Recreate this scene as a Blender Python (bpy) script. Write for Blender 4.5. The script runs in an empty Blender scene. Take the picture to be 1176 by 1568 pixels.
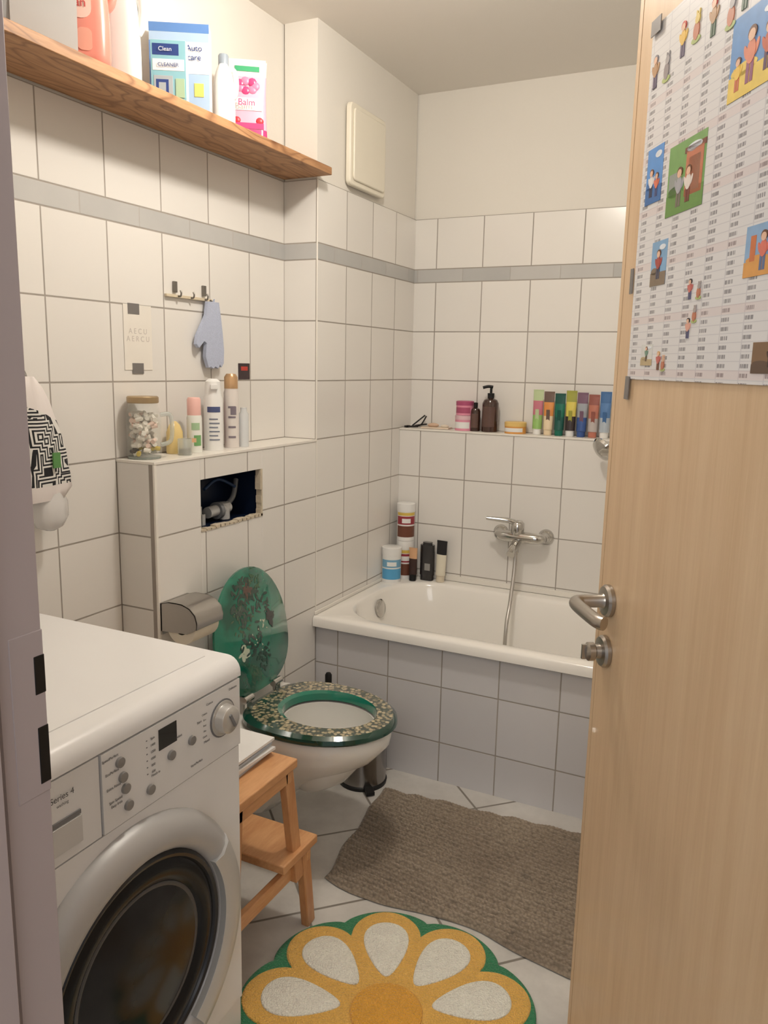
import bpy, bmesh, math, random
from mathutils import Vector, Matrix
from mathutils import noise as mn
random.seed(4)
sc=bpy.context.scene
try:
    sc.view_settings.view_transform='Standard'
    sc.view_settings.look='None'
except Exception: pass
pi=math.pi
# ---------------------------------------------------------------- materials
class NT:
    def __init__(s,name):
        s.m=bpy.data.materials.new(name);s.m.use_nodes=True
        s.t=s.m.node_tree;s.p=s.t.nodes['Principled BSDF']
    def n(s,typ,**k):
        x=s.t.nodes.new(typ)
        for a,b in k.items(): setattr(x,a,b)
        return x
    def set(s,sock,v):
        if isinstance(v,bpy.types.NodeSocket): s.t.links.new(v,sock)
        else:
            if sock.type=='RGBA' and len(v)==3: v=(*v,1)
            sock.default_value=v
    def M(s,op,a,b=0.0,c=0.0):
        x=s.n('ShaderNodeMath',operation=op)
        s.set(x.inputs[0],a);s.set(x.inputs[1],b);s.set(x.inputs[2],c)
        return x.outputs[0]
    def mix(s,f,a,b):
        x=s.n('ShaderNodeMix',data_type='RGBA')
        s.set(x.inputs[0],f);s.set(x.inputs[6],a);s.set(x.inputs[7],b)
        return x.outputs[2]
    def mr(s,v,a,b,c=0.0,d=1.0):
        x=s.n('ShaderNodeMapRange');x.clamp=True
        s.set(x.inputs[0],v)
        for i,q in enumerate((a,b,c,d)): x.inputs[i+1].default_value=q
        return x.outputs[0]
    def pos(s):
        g=s.n('ShaderNodeNewGeometry');x=s.n('ShaderNodeSeparateXYZ')
        s.t.links.new(g.outputs['Position'],x.inputs[0]);return g.outputs['Position'],x.outputs
    def noise(s,scale,detail=3,vec=None,stretch=None,rough=.5):
        x=s.n('ShaderNodeTexNoise');x.inputs['Scale'].default_value=scale;x.inputs['Detail'].default_value=detail
        x.inputs['Roughness'].default_value=rough
        if vec is None: vec=s.n('ShaderNodeTexCoord').outputs['Object']
        if stretch:
            mp=s.n('ShaderNodeMapping');mp.inputs['Scale'].default_value=stretch
            s.t.links.new(vec,mp.inputs[0]);vec=mp.outputs[0]
        s.t.links.new(vec,x.inputs['Vector'])
        return x.outputs[0]
    def bump(s,h,strength=.5,dist=.002):
        b=s.n('ShaderNodeBump');b.inputs['Strength'].default_value=strength;b.inputs['Distance'].default_value=dist
        s.t.links.new(h,b.inputs['Height']);s.t.links.new(b.outputs[0],s.p.inputs['Normal'])
    def P(s,k,v): s.set(s.p.inputs[k],v);return s
_c={}
def srgb(r,g,b):
    f=lambda c:(c/255/12.92 if c/255<=.04045 else ((c/255+.055)/1.055)**2.4)
    return (f(r),f(g),f(b))
def mat(name,col,rough=.5,metal=0,var=.06,vs=12,bump=0,bs=60,coat=0,trans=0,alpha=1,ior=1.45,sheen=0,emit=0,spec=None):
    if name in _c: return _c[name]
    t=NT(name);c=srgb(*col)
    if var>0:
        n=t.noise(vs,3)
        t.P('Base Color',t.mix(n,tuple(max(0,x*(1-var)) for x in c),tuple(min(1,x*(1+var)) for x in c)))
    else: t.P('Base Color',c)
    t.P('Roughness',rough).P('Metallic',metal).P('IOR',ior)
    t.P('Coat Weight',coat);t.P('Transmission Weight',trans);t.P('Alpha',alpha)
    if spec is not None: t.P('Specular IOR Level',spec)
    if sheen: t.P('Sheen Weight',sheen)
    if bump: t.bump(t.noise(bs,4),bump,.003)
    if emit: t.P('Emission Color',c);t.P('Emission Strength',emit)
    _c[name]=t.m;return t.m
TILE=(234,230,224);GROUT=(160,152,143)
def tile(name,axis,off,W=.2012,H=.2,zo=1.3539,strip=True,col=TILE,g=.0032,haxis=None):
    t=NT(name);v,xyz=t.pos()
    h=xyz[axis];z=xyz[2]
    u=t.M('DIVIDE',t.M('SUBTRACT',h,off),W)
    if strip:
        ab=t.M('GREATER_THAN',z,zo+.426)
        zz=t.M('SUBTRACT',z,t.M('MULTIPLY',ab,.0534))
    else: zz=z
    w=t.M('DIVIDE',t.M('SUBTRACT',zz,zo),H)
    fu=t.M('ABSOLUTE',t.M('SUBTRACT',t.M('FRACT',u),.5))
    fw_=t.M('ABSOLUTE',t.M('SUBTRACT',t.M('FRACT',w),.5))
    lu=t.mr(fu,.5-g*.9/W,.5-g*.4/W);lw=t.mr(fw_,.5-g*.9/H,.5-g*.4/H)
    wn=t.n('ShaderNodeTexWhiteNoise',noise_dimensions='2D')
    cb=t.n('ShaderNodeCombineXYZ');t.set(cb.inputs[0],t.M('FLOOR',u));t.set(cb.inputs[1],t.M('FLOOR',w))
    t.t.links.new(cb.outputs[0],wn.inputs['Vector'])
    c=srgb(*col)
    base=t.mix(wn.outputs[0],tuple(x*.97 for x in c),tuple(min(1,x*1.03) for x in c))
    if strip:
        s1=t.M('MULTIPLY',t.M('GREATER_THAN',z,zo+.4),t.M('LESS_THAN',z,zo+.4534))
        u2=t.M('ADD',u,.42);fu2=t.M('ABSOLUTE',t.M('SUBTRACT',t.M('FRACT',u2),.5))
        lu2=t.mr(fu2,.5-g*.9/W,.5-g*.4/W)
        nn=t.noise(9,4,v)
        wn2=t.n('ShaderNodeTexWhiteNoise',noise_dimensions='1D');t.set(wn2.inputs['W'],t.M('FLOOR',u2))
        sc_=t.mix(t.M('MULTIPLY',t.M('ADD',nn,wn2.outputs[0]),.5),srgb(174,174,172),srgb(204,202,198))
        base=t.mix(s1,base,sc_)
        lu=t.M('ADD',t.M('MULTIPLY',lu,t.M('SUBTRACT',1.0,s1)),t.M('MULTIPLY',t.M('MULTIPLY',lu2,s1),.5))
        lw=t.M('MULTIPLY',lw,t.M('SUBTRACT',1.0,t.M('MULTIPLY',t.M('GREATER_THAN',z,zo+.404),t.M('LESS_THAN',z,zo+.4494))))
    line=t.M('MAXIMUM',lu,lw)
    dirt=t.noise(6,3,v)
    gc=t.mix(dirt,srgb(*[x*.85 for x in GROUT]),srgb(*[min(255,x*1.12) for x in GROUT]))
    t.P('Base Color',t.mix(line,base,gc))
    t.P('Roughness',t.mr(line,0,1,.22,.8))
    hh=t.M('ADD',t.M('SUBTRACT',1.0,line),t.M('MULTIPLY',t.noise(5,2,v),.25))
    t.bump(hh,.35,.002)
    return t.m
def floor_tile():
    t=NT('floor_tiles');v,xyz=t.pos();s=.32
    a=t.M('DIVIDE',t.M('ADD',t.M('ADD',xyz[0],xyz[1]),.09),s*1.41421)
    b=t.M('DIVIDE',t.M('ADD',t.M('SUBTRACT',xyz[0],xyz[1]),.12),s*1.41421)
    f=lambda q:t.mr(t.M('ABSOLUTE',t.M('SUBTRACT',t.M('FRACT',q),.5)),.485,.492)
    line=t.M('MAXIMUM',f(a),f(b))
    n=t.noise(3.5,6,v,rough=.65)
    wn=t.n('ShaderNodeTexWhiteNoise',noise_dimensions='2D')
    cb=t.n('ShaderNodeCombineXYZ');t.set(cb.inputs[0],t.M('FLOOR',a));t.set(cb.inputs[1],t.M('FLOOR',b))
    t.t.links.new(cb.outputs[0],wn.inputs['Vector'])
    c=t.mix(t.mr(n,.35,.65),srgb(186,182,176),srgb(218,214,207))
    c=t.mix(t.M('MULTIPLY',wn.outputs[0],.3),c,srgb(196,192,186))
    t.P('Base Color',t.mix(line,c,srgb(130,123,114)));t.P('Roughness',t.mr(line,0,1,.3,.8))
    t.bump(t.M('SUBTRACT',1.0,line),.4,.002);return t.m
def wood(name,c1,c2,stretch,scale=6,rough=.5,knots=False,coat=0,c3=None,smudge=None):
    t=NT(name);co=t.n('ShaderNodeTexCoord').outputs['Object']
    n=t.noise(scale,6,co,stretch,.6);n2=t.noise(scale*5,3,co,stretch,.6)
    f=t.M('ADD',t.M('MULTIPLY',n,.7),t.M('MULTIPLY',n2,.3))
    c=t.mix(t.mr(f,.36,.64),srgb(*c1),srgb(*c2))
    if knots:
        mp=t.n('ShaderNodeMapping');mp.inputs['Scale'].default_value=(3.2,.9,3.2)
        t.t.links.new(co,mp.inputs[0])
        n3=t.noise(2.2,2,mp.outputs[0])
        rg=t.M('ABSOLUTE',t.M('SUBTRACT',t.M('FRACT',t.M('MULTIPLY',n3,14.0)),.5))
        c=t.mix(t.mr(rg,.30,.5,0,.6),c,srgb(*(c3 or (110,65,30))))
        vo=t.n('ShaderNodeTexVoronoi');vo.inputs['Scale'].default_value=4.6;t.t.links.new(co,vo.inputs['Vector'])
        c=t.mix(t.mr(vo.outputs['Distance'],.06,.13,.8,0),c,srgb(*(c3 or (70,35,15))))
    if smudge:
        c=t.mix(t.mr(t.noise(7,2,co),.70,.78,0,.35),c,srgb(*smudge))
    t.P('Base Color',c);t.P('Roughness',rough);t.P('Coat Weight',coat);t.bump(n2,.15,.002);return t.m
# ---------------------------------------------------------------- mesh builder
def rotm(r): 
    return Matrix.Rotation(r[2],4,'Z')@Matrix.Rotation(r[1],4,'Y')@Matrix.Rotation(r[0],4,'X')
class B:
    def __init__(s,name): s.name=name;s.v=[];s.f=[];s.fm=[];s.ms=[];s.T=Matrix.Identity(4)
    def mi(s,m):
        if m not in s.ms: s.ms.append(m)
        return s.ms.index(m)
    def raw(s,vs,fs,m,M=None):
        o=len(s.v);T=s.T if M is None else s.T@M
        s.v+= [tuple(T@Vector(v)) for v in vs]
        i=s.mi(m)
        for f in fs: s.f.append([o+k for k in f]);s.fm.append(i)
        return s
    def box(s,x0,x1,y0,y1,z0,z1,m,M=None):
        vs=[(x,y,z) for z in (z0,z1) for y in (y0,y1) for x in (x0,x1)]
        return s.raw(vs,[(0,2,3,1),(4,5,7,6),(0,1,5,4),(2,6,7,3),(0,4,6,2),(1,3,7,5)],m,M)
    def cbox(s,c,d,m,rot=(0,0,0)):
        M=Matrix.Translation(c)@rotm(rot)
        return s.box(-d[0]/2,d[0]/2,-d[1]/2,d[1]/2,-d[2]/2,d[2]/2,m,M)
    def rbox(s,c,d,r,m,rot=(0,0,0),k=4):
        M=Matrix.Translation(c)@rotm(rot)
        return s.loft([[(x,y,-d[2]/2) for x,y in rrect(d[0],d[1],r,k)],[(x,y,d[2]/2) for x,y in rrect(d[0],d[1],r,k)]],m,M=M,caps=True)
    def loft(s,rings,m,M=None,caps=False,closed=True):
        n=len(rings[0]);vs=[p for r in rings for p in r];fs=[]
        for i in range(len(rings)-1):
            for j in range(n if closed else n-1):
                k=(j+1)%n
                fs.append((i*n+j,i*n+k,(i+1)*n+k,(i+1)*n+j))
        if caps:
            fs.append(tuple(range(n-1,-1,-1)));fs.append(tuple((len(rings)-1)*n+j for j in range(n)))
        return s.raw(vs,fs,m,M)
    def lathe(s,prof,m,c=(0,0,0),rot=(0,0,0),seg=32,sx=1,sy=1,cap=True):
        rings=[[(max(r,1e-5)*math.cos(2*pi*j/seg)*sx,max(r,1e-5)*math.sin(2*pi*j/seg)*sy,z) for j in range(seg)] for r,z in prof]
        return s.loft(rings,m,Matrix.Translation(c)@rotm(rot),caps=cap)
    def cyl(s,p0,p1,r,m,r1=None,seg=20):
        p0=Vector(p0);p1=Vector(p1);d=p1-p0
        M=Matrix.Translation(p0)@d.to_track_quat('Z','Y').to_matrix().to_4x4()
        r1=r if r1 is None else r1
        return s.loft([[(q*math.cos(2*pi*j/seg),q*math.sin(2*pi*j/seg),z) for j in range(seg)] for q,z in ((r,0),(r1,d.length))],m,M,caps=True)
    def tube(s,pts,r,m,seg=12,sub=6):
        P=[Vector(p) for p in pts];Q=[]
        for i in range(len(P)-1):
            a=P[max(i-1,0)];b=P[i];c=P[i+1];d=P[min(i+2,len(P)-1)]
            for k in range(sub):
                t=k/sub;Q.append(.5*((2*b)+(c-a)*t+(2*a-5*b+4*c-d)*t*t+(3*b-a-3*c+d)*t**3))
        Q.append(P[-1]);rings=[];up=None
        rr=r if callable(r) else (lambda t:r)
        for i,q in enumerate(Q):
            d=(Q[min(i+1,len(Q)-1)]-Q[max(i-1,0)]).normalized()
            if up is None: up=d.orthogonal().normalized()
            up=(up-d*up.dot(d)).normalized();w=d.cross(up)
            R=rr(i/(len(Q)-1))
            rings.append([tuple(q+up*(R*math.cos(2*pi*j/seg))+w*(R*math.sin(2*pi*j/seg))) for j in range(seg)])
        return s.loft(rings,m,caps=True)
    def ball(s,c,r,m,seg=16,sc_=(1,1,1),rot=(0,0,0)):
        n=seg//2
        return s.loft([[(max(r*math.sin(pi*i/n),1e-5)*math.cos(2*pi*j/seg)*sc_[0],max(r*math.sin(pi*i/n),1e-5)*math.sin(2*pi*j/seg)*sc_[1],-r*math.cos(pi*i/n)*sc_[2]) for j in range(seg)] for i in range(n+1)],m,Matrix.Translation(c)@rotm(rot))
    def prism(s,out,z0,z1,m,M=None):
        return s.loft([[(x,y,z0) for x,y in out],[(x,y,z1) for x,y in out]],m,M,caps=True)
    def done(s,bevel=0,seg=2,sub=0,ang=35):
        me=bpy.data.meshes.new(s.name);V=s.v
        me.from_pydata(V,[],s.f);
        for m in s.ms: me.materials.append(m)
        for p,i in zip(me.polygons,s.fm): p.material_index=i;p.use_smooth=True
        bm=bmesh.new();bm.from_mesh(me);bmesh.ops.recalc_face_normals(bm,faces=bm.faces);bm.to_mesh(me);bm.free()
        me.set_sharp_from_angle(angle=math.radians(ang));me.update()
        c=Vector([ (min(v[i] for v in V)+max(v[i] for v in V))/2 for i in range(3)]);c.z=min(v[2] for v in V)
        me.transform(Matrix.Translation(-c))
        ob=bpy.data.objects.new(s.name,me);ob.location=c;sc.collection.objects.link(ob)
        if bevel:
            b=ob.modifiers.new('b','BEVEL');b.width=bevel;b.segments=seg;b.limit_method='ANGLE';b.angle_limit=math.radians(40)
            b.harden_normals=False
        if sub:
            b=ob.modifiers.new('s','SUBSURF');b.levels=sub;b.render_levels=sub
        return ob
def rrect(w,h,r,k=4):
    o=[]
    for cx,cy,a in ((w/2-r,h/2-r,0),(-w/2+r,h/2-r,pi/2),(-w/2+r,-h/2+r,pi),(w/2-r,-h/2+r,1.5*pi)):
        for i in range(k+1): o.append((cx+r*math.cos(a+pi/2*i/k),cy+r*math.sin(a+pi/2*i/k)))
    return o
def text(body,loc,xd,yd,size,m,parent,align='CENTER'):
    cu=bpy.data.curves.new('label_text','FONT');cu.body=body;cu.size=size;cu.align_x=align;cu.extrude=.0001
    cu.materials.append(m);ob=bpy.data.objects.new('label_text',cu);sc.collection.objects.link(ob)
    xd=Vector(xd).normalized();yd=Vector(yd).normalized();zd=xd.cross(yd)
    M=Matrix((xd,yd,zd)).transposed().to_4x4();M.translation=Vector(loc)
    ob.parent=parent;ob.matrix_parent_inverse=Matrix.Translation(-parent.location);ob.matrix_basis=M
    return ob
# ---------------------------------------------------------------- constants
A=.1304;YP=-.7908;YB=-1.5956;ZT=2.0073;ZC=2.49;ZL=1.154;XR=1.85;YF=-2.62;LB=-.1106
paint=mat('wall_paint',(232,227,218),.85,var=.02,vs=3,bump=.12,bs=90)
ceilm=mat('ceiling_paint',(236,231,223),.9,var=.02,vs=2,bump=.08,bs=60)
cream=mat('cream_glaze',(236,231,222),.3,var=.02)
tL=tile('tiles_left',1,-.1872)
tL1=tile('tiles_pillar',1,-.1872)
tPf=tile('tiles_pillar_front',0,-.3,W=.9)
tB=tile('tiles_back',0,A+.098)
tB2=tile('tiles_back_low',0,A+.0963,strip=False)
tA=tile('tiles_apron',0,.4234,zo=.3433,strip=False,col=(214,212,213))
# ---------------------------------------------------------------- room
B('floor').box(-.1,XR+.1,-4.6,.1,-.1,0,floor_tile()).done()
B('ceiling').box(-.1,XR+.1,-2.76,.1,ZC,ZC+.1,ceilm).done()
B('wall_left').box(-.1,-.006,-2.76,.1,0,ZC,paint).box(-.006,0,YF,.0,0,ZT,tL).done()
B('wall_back').box(0,XR+.1,.006,.1,0,ZC,paint).box(A,XR,0,.006,0,ZT,tB).done()
B('wall_right').box(XR,XR+.1,-2.76,.1,0,ZC,paint).box(XR-.006,XR,YF,0,0,ZT,tile('tiles_right',1,-.1872)).done()
w=B('wall_pillar');w.box(0,A-.006,YP+.006,0,0,ZC,paint);w.box(A-.006,A,YP,0,0,ZT,tL1);w.box(0,A-.006,YP,YP+.006,0,ZT,tPf)
w.done()
tr=mat('tile_edge_trim',(240,235,226),.35,var=0)
B('trim_1').box(A-.003,A+.0015,YP-.0015,YP+.003,.53,ZT,tr).done(bevel=.001)
B('trim_2').box(A-.006,A+.0012,YB-.0012,YB+.007,0,ZL,tr).done(bevel=.001)
B('wall_back_ledge').box(A,XR,LB,-.001,0,ZL-.008,tB2).box(A,XR,LB-.003,-.001,ZL-.008,ZL,cream).done(bevel=.0015)
hy0,hy1,hz0,hz1=-1.414,-1.118,.938,1.086
w=B('wall_toilet_box')
w.box(A-.02,A,YB,hy0,0,ZL-.008,tL1).box(A-.02,A,hy1,YP,0,ZL-.008,tL1).box(A-.02,A,hy0,hy1,0,hz0,tL1).box(A-.02,A,hy0,hy1,hz1,ZL-.008,tL1)
w.box(0.001,A-.02,YB,YB+.02,0,ZL-.008,tPf)
w.box(0.001,A+.002,YB-.002,YP,ZL-.008,ZL,cream)
w.done(bevel=.0012)
h=B('cistern_access_hatch');dk=mat('hatch_dark_blue',(12,26,50),.4);pl=mat('hatch_plaster',(205,192,170),.9,bump=.6,bs=80)
for q in ((0.006,.01,hy0,hy1,hz0,hz1),(0.01,A-.022,hy0-.01,hy0,hz0-.01,hz1+.01),(0.01,A-.022,hy1,hy1+.01,hz0-.01,hz1+.01),(0.01,A-.022,hy0,hy1,hz0-.012,hz0-.002),(0.01,A-.022,hy0,hy1,hz1,hz1+.01)): h.box(*q,dk)
for i in range(14):
    y=hy0+ (hy1-hy0)*(i+.5)/14; q=.004+random.random()*.006
    h.cbox((A-.008,y,hz0+q/2),(.02,.024,q),pl,(random.uniform(-.1,.1),0,0))
for i in range(7):
    z=hz0+(hz1-hz0)*(i+.5)/7;q=.005+random.random()*.007
    h.cbox((A-.008,hy1-q/2,z),(.02,q,.022),pl)
wp=mat('valve_plastic',(190,190,188),.4);gp=mat('valve_grey',(120,122,125),.4)
for y,zz in ((-1.385,.045),(-1.345,.055),(-1.33,.03)):
    h.box(.05,.07,y-.009,y+.009,hz0-.002,hz0+zz,wp)
h.cyl((.06,-1.30,hz0+.03),(.06,-1.20,hz0+.034),.017,wp);h.cyl((.06,-1.26,hz0+.03),(.06,-1.245,hz0+.03),.026,gp);h.cyl((.06,-1.22,hz0),(.06,-1.22,hz0+.05),.018,wp)
h.tube([(.05,-1.20,hz0+.035),(.05,-1.16,hz0+.06),(.04,-1.13,hz0+.11)],.008,gp)
h.tube([(.05,-1.30,hz0+.1),(.04,-1.22,hz0+.12),(.05,-1.15,hz0+.09)],.005,mat('hatch_cable',(40,62,96),.4))
h.done()
# front wall with door frame
jm=mat('door_frame_paint',(184,172,172),.45,var=.03,bump=.05)
XJ=.891
B('wall_front_left').box(-.1,XJ-.05,-2.76,YF,0,ZC,paint).done()
B('wall_front_right').box(1.83,XR+.1,-2.76,YF-.02,0,ZC,paint).done()
B('wall_front_top').box(XJ-.05,1.83,-2.76,YF,2.1,ZC,paint).done()
f=B('door_frame')
f.box(XJ-.05,XJ,-2.74,-2.605,0,2.1,jm);f.box(XJ-.11,XJ-.0,-2.775,-2.76,0,2.16,jm)
f.box(XJ,XJ+.012,-2.775,-2.67,0,2.08,jm)
f.box(XJ,XJ+.006,-2.67,-2.662,0,2.08,mat('seal_rubber',(130,118,116),.7))
bk=mat('black_slot',(10,10,11),.5)
f.box(XJ-.004,XJ+.0008,-2.645,-2.604,.955,1.135,jm)
f.box(XJ-.012,XJ+.0014,-2.617,-2.6035,1.066,1.108,bk);f.box(XJ-.012,XJ+.0014,-2.617,-2.6035,.966,1.030,bk)
f.box(1.80,1.83,-2.76,-2.62,0,2.1,jm);f.box(XJ,1.80,-2.76,-2.62,2.07,2.1,jm)
f.done(bevel=.001)
# ---------------------------------------------------------------- door
az=math.radians(32);D=Vector((-math.sin(az),math.cos(az),0));N=Vector((-math.cos(az),-math.sin(az),0))
F=Vector((1.317,-1.861,0))
DM=Matrix(((-D.x,N.x,0,F.x),(-D.y,N.y,0,F.y),(0,0,1,0),(0,0,0,1)))
dw=wood('door_beech',(206,174,136),(219,190,153),(7,7,.35),5,.42,coat=.1,smudge=(180,146,114))
d=B('door_1');d.T=DM
d.box(0,.86,-.04,0,.008,2.055,dw);d.box(.013,.0138,-.001,.0006,.008,2.055,mat('door_edge_line',(188,156,120),.5))
do=d.done(bevel=.002)
stl=mat('brushed_steel',(176,170,162),.3,1,var=.05)
hn=B('door_handle');hn.T=DM@Matrix.Translation((.050,.0006,1.05))
R90=(-pi/2,0,0)
hn.lathe([(.0,0),(.026,0),(.026,.006),(.023,.010),(.012,.011),(.0105,.014),(.0105,.045)],stl,rot=R90)
hn.tube([(0,.03,0),(0,.047,0),(.006,.057,0),(.02,.06,0),(.06,.06,0),(.10,.058,0),(.112,.052,0)],.0105,stl,seg=16)
hn.done()
k=B('door_lock_knob');k.T=DM@Matrix.Translation((.050,.0006,.966))
k.lathe([(0,0),(.026,0),(.026,.006),(.023,.010),(.012,.011),(.011,.018),(.015,.021),(.015,.030),(.010,.034),(0,.035)],stl,rot=R90)
k.cbox((0,.036,0),(.005,.008,.024),stl)
k.done()
# calendar poster
t=NT('calendar_print')
PX0,PX1,PZ0,PZ1=.058,.738,1.398,1.878
gm=t.n('ShaderNodeNewGeometry');vm=t.n('ShaderNodeVectorMath',operation='DOT_PRODUCT');t.t.links.new(gm.outputs['Position'],vm.inputs[0]);vm.inputs[1].default_value=(-D.x,-D.y,0)
s_=t.M('SUBTRACT',vm.outputs['Value'],-D.x*F.x-D.y*F.y)
sx=t.n('ShaderNodeSeparateXYZ');t.t.links.new(gm.outputs['Position'],sx.inputs[0]);z_=sx.outputs[2]
col=t.M('DIVIDE',t.M('SUBTRACT',s_,PX0+.01),.050);row=t.M('DIVIDE',t.M('SUBTRACT',z_,PZ0+.015),.0105)
fr=t.M('FRACT',row);fc=t.M('FRACT',col)
rl=t.M('GREATER_THAN',fr,.9);cl=t.M('GREATER_THAN',fc,.955)
cb=t.n('ShaderNodeCombineXYZ');t.set(cb.inputs[0],t.M('MULTIPLY',s_,500));t.set(cb.inputs[1],t.M('FLOOR',row))
nz=t.n('ShaderNodeTexNoise');nz.inputs['Scale'].default_value=1;t.t.links.new(cb.outputs[0],nz.inputs['Vector'])
tx=t.M('MULTIPLY',t.M('MULTIPLY',t.M('GREATER_THAN',nz.outputs[0],.46),t.M('LESS_THAN',t.M('ABSOLUTE',t.M('SUBTRACT',fr,.45)),.22)),t.M('LESS_THAN',fc,.34))
inside=t.M('LESS_THAN',z_,1.80)
c=t.mix(t.M('MULTIPLY',t.M('MAXIMUM',rl,cl),.45),srgb(224,222,221),srgb(184,182,188))
c=t.mix(t.M('MULTIPLY',t.M('MULTIPLY',tx,inside),.75),c,srgb(100,96,102))
wk=t.M('GREATER_THAN',t.M('FRACT',t.M('DIVIDE',row,7.0)),.86)
c=t.mix(t.M('MULTIPLY',t.M('MULTIPLY',wk,inside),.16),c,srgb(210,150,140))
t.P('Base Color',c).P('Roughness',.35)
po=B('calendar_poster');po.T=DM;Y0=.0012
po.box(PX0,PX1,Y0,Y0+.0012,PZ0,PZ1,t.m)
def pm(col): return mat('print_%d_%d_%d'%col,col,.35,var=.15,vs=60)
def pc(s0,s1,z0,z1,col,k=0): po.box(s0,s1,Y0+.0012,Y0+.0016+k*.0003,z0,z1,pm(col))
def pe(cs,cz,rs,rz,col,k=2,tilt=0):
    out=[]
    for i in range(16):
        b=2*pi*i/16;x=rs*math.cos(b);y=rz*math.sin(b)
        out.append((cs+x*math.cos(tilt)-y*math.sin(tilt),cz+x*math.sin(tilt)+y*math.cos(tilt)))
    po.loft([[(x,Y0+.0012,z) for x,z in out],[(x,Y0+.0016+k*.0003,z) for x,z in out]],pm(col),caps=True)
SK=(232,190,160)
def fig(cs,z0,hh,shirt,pants,hair=(110,70,45),k=2):
    w=hh*.16
    pc(cs-w*.8,cs-w*.1,z0,z0+hh*.4,pants,k);pc(cs+w*.1,cs+w*.8,z0,z0+hh*.4,pants,k)
    pe(cs,z0+hh*.55,w,hh*.22,shirt,k+1);pe(cs-w*1.2,z0+hh*.58,w*.35,hh*.15,shirt,k,.4);pe(cs+w*1.2,z0+hh*.58,w*.35,hh*.15,shirt,k,-.4)
    pe(cs,z0+hh*.88,w*.95,hh*.13,hair,k+1);pe(cs,z0+hh*.84,w*.75,hh*.11,SK,k+2)
def blob(cs,z0,hh,c1,c2,k=2):
    pe(cs,z0+hh*.12,hh*.34,hh*.12,(176,190,120),k);pe(cs,z0+hh*.42,hh*.22,hh*.32,c1,k+1);pe(cs+hh*.06,z0+hh*.8,hh*.17,hh*.17,c2,k+2)
    pe(cs-hh*.02,z0+hh*.99,hh*.05,hh*.12,c2,k+1,.3);pe(cs+hh*.15,z0+hh*.99,hh*.05,hh*.12,c2,k+1,-.3)
def pic(s0,s1,z0,z1,sky,gr,figs,extra=()):
    h=z1-z0;w=s1-s0;pc(s0,s1,z0,z1,sky);pc(s0,s1,z0,z0+h*.3,gr,1)
    pe(s0+w*.25,z0+h*.33,w*.22,h*.08,gr,1);pe(s0+w*.7,z0+h*.85,w*.2,h*.06,(226,232,238),1)
    for (a,b,e,g,cc) in extra: pc(s0+a*w,s0+b*w,z0+e*h,z0+g*h,cc,1)
    for (a,e,hh,s1_,s2_) in figs: fig(s0+a*w,z0+e*h,hh*h,s1_,s2_)
pic(.075,.125,1.64,1.714,(90,150,215),(60,110,170),[(.35,.12,.5,(235,230,225),(60,60,80)),(.7,.1,.42,(220,120,90),(70,80,120))])
pic(.145,.245,1.612,1.70,(120,165,95),(104,146,72),[(.35,.1,.55,(170,170,175),(120,110,100)),(.6,.12,.5,(235,225,215),(120,60,50))],[(.5,.95,.2,.82,(196,120,88)),(.58,.88,.25,.72,(232,205,180)),(.45,1,.8,.88,(120,70,55)),(.05,.3,.3,.6,(150,156,150))])
pic(.356,.46,1.513,1.567,(140,175,210),(222,160,84),[(.35,.1,.75,(224,120,100),(90,110,150)),(.7,.1,.65,(230,190,90),(150,70,60))],[(.1,.2,.3,.8,(210,120,70))])
pic(.285,.41,1.712,1.80,(100,150,205),(236,206,100),[(.35,.12,.65,(225,140,110),(150,90,120)),(.62,.15,.55,(200,100,70),(90,60,90)),(.15,.1,.4,(240,200,90),(200,110,80))])
pic(.113,.16,1.526,1.585,(130,172,208),(130,112,92),[(.5,.15,.65,(170,70,60),(70,70,90))])
pic(.102,.139,1.418,1.447,(215,215,210),(190,170,130),[(.5,.2,.7,(120,150,130),(110,90,70))])
pic(.391,.46,1.41,1.443,(128,98,70),(96,74,58),[(.5,.2,.7,(70,50,40),(50,35,30))])
pic(.46,.53,1.62,1.68,(130,160,195),(120,156,90),[(.5,.2,.6,(220,120,100),(80,80,120))])
pic(.55,.65,1.5,1.57,(230,180,130),(130,156,90),[(.5,.2,.6,(90,100,180),(120,80,60))])
random.seed(3)
for i,(s0,z0) in enumerate([(.235,1.50),(.252,1.470),(.238,1.452),(.258,1.498),(.16,1.412),(.175,1.410)]):
    if i%2: blob(s0,z0,.020,random.choice([(150,140,135),(190,120,90)]),random.choice([(170,160,155),(220,180,150)]))
    else: fig(s0,z0,.025,random.choice([(200,110,100),(150,150,160),(225,170,150)]),random.choice([(90,90,120),(120,80,60)]),random.choice([(110,70,45),(60,50,50),(200,160,100)]))
for i in range(17):
    s0=.076+i*.039+random.uniform(-.006,.006);z0=1.803+random.uniform(-.012,.016)
    if i%2==1: blob(s0,z0,.034,random.choice([(150,140,140),(200,130,100),(120,150,110)]),random.choice([(170,165,165),(230,180,150),(226,200,110)]))
    else: fig(s0,z0,.042,random.choice([(205,110,105),(120,125,150),(230,190,90),(150,150,155),(90,130,180),(190,150,110)]),random.choice([(110,100,120),(150,90,70),(90,110,90)]),random.choice([(110,80,60),(200,80,70),(150,145,150)]))
tp=mat('duct_tape',(128,124,122),.4,.3)
po.cbox((.062,.0035,1.385),(.014,.0015,.034),tp,(0,.05,0));po.cbox((.05,.0035,1.54),(.010,.0012,.036),tp);po.cbox((.075,.0056,1.875),(.03,.0012,.02),tp)
po.done()
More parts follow.
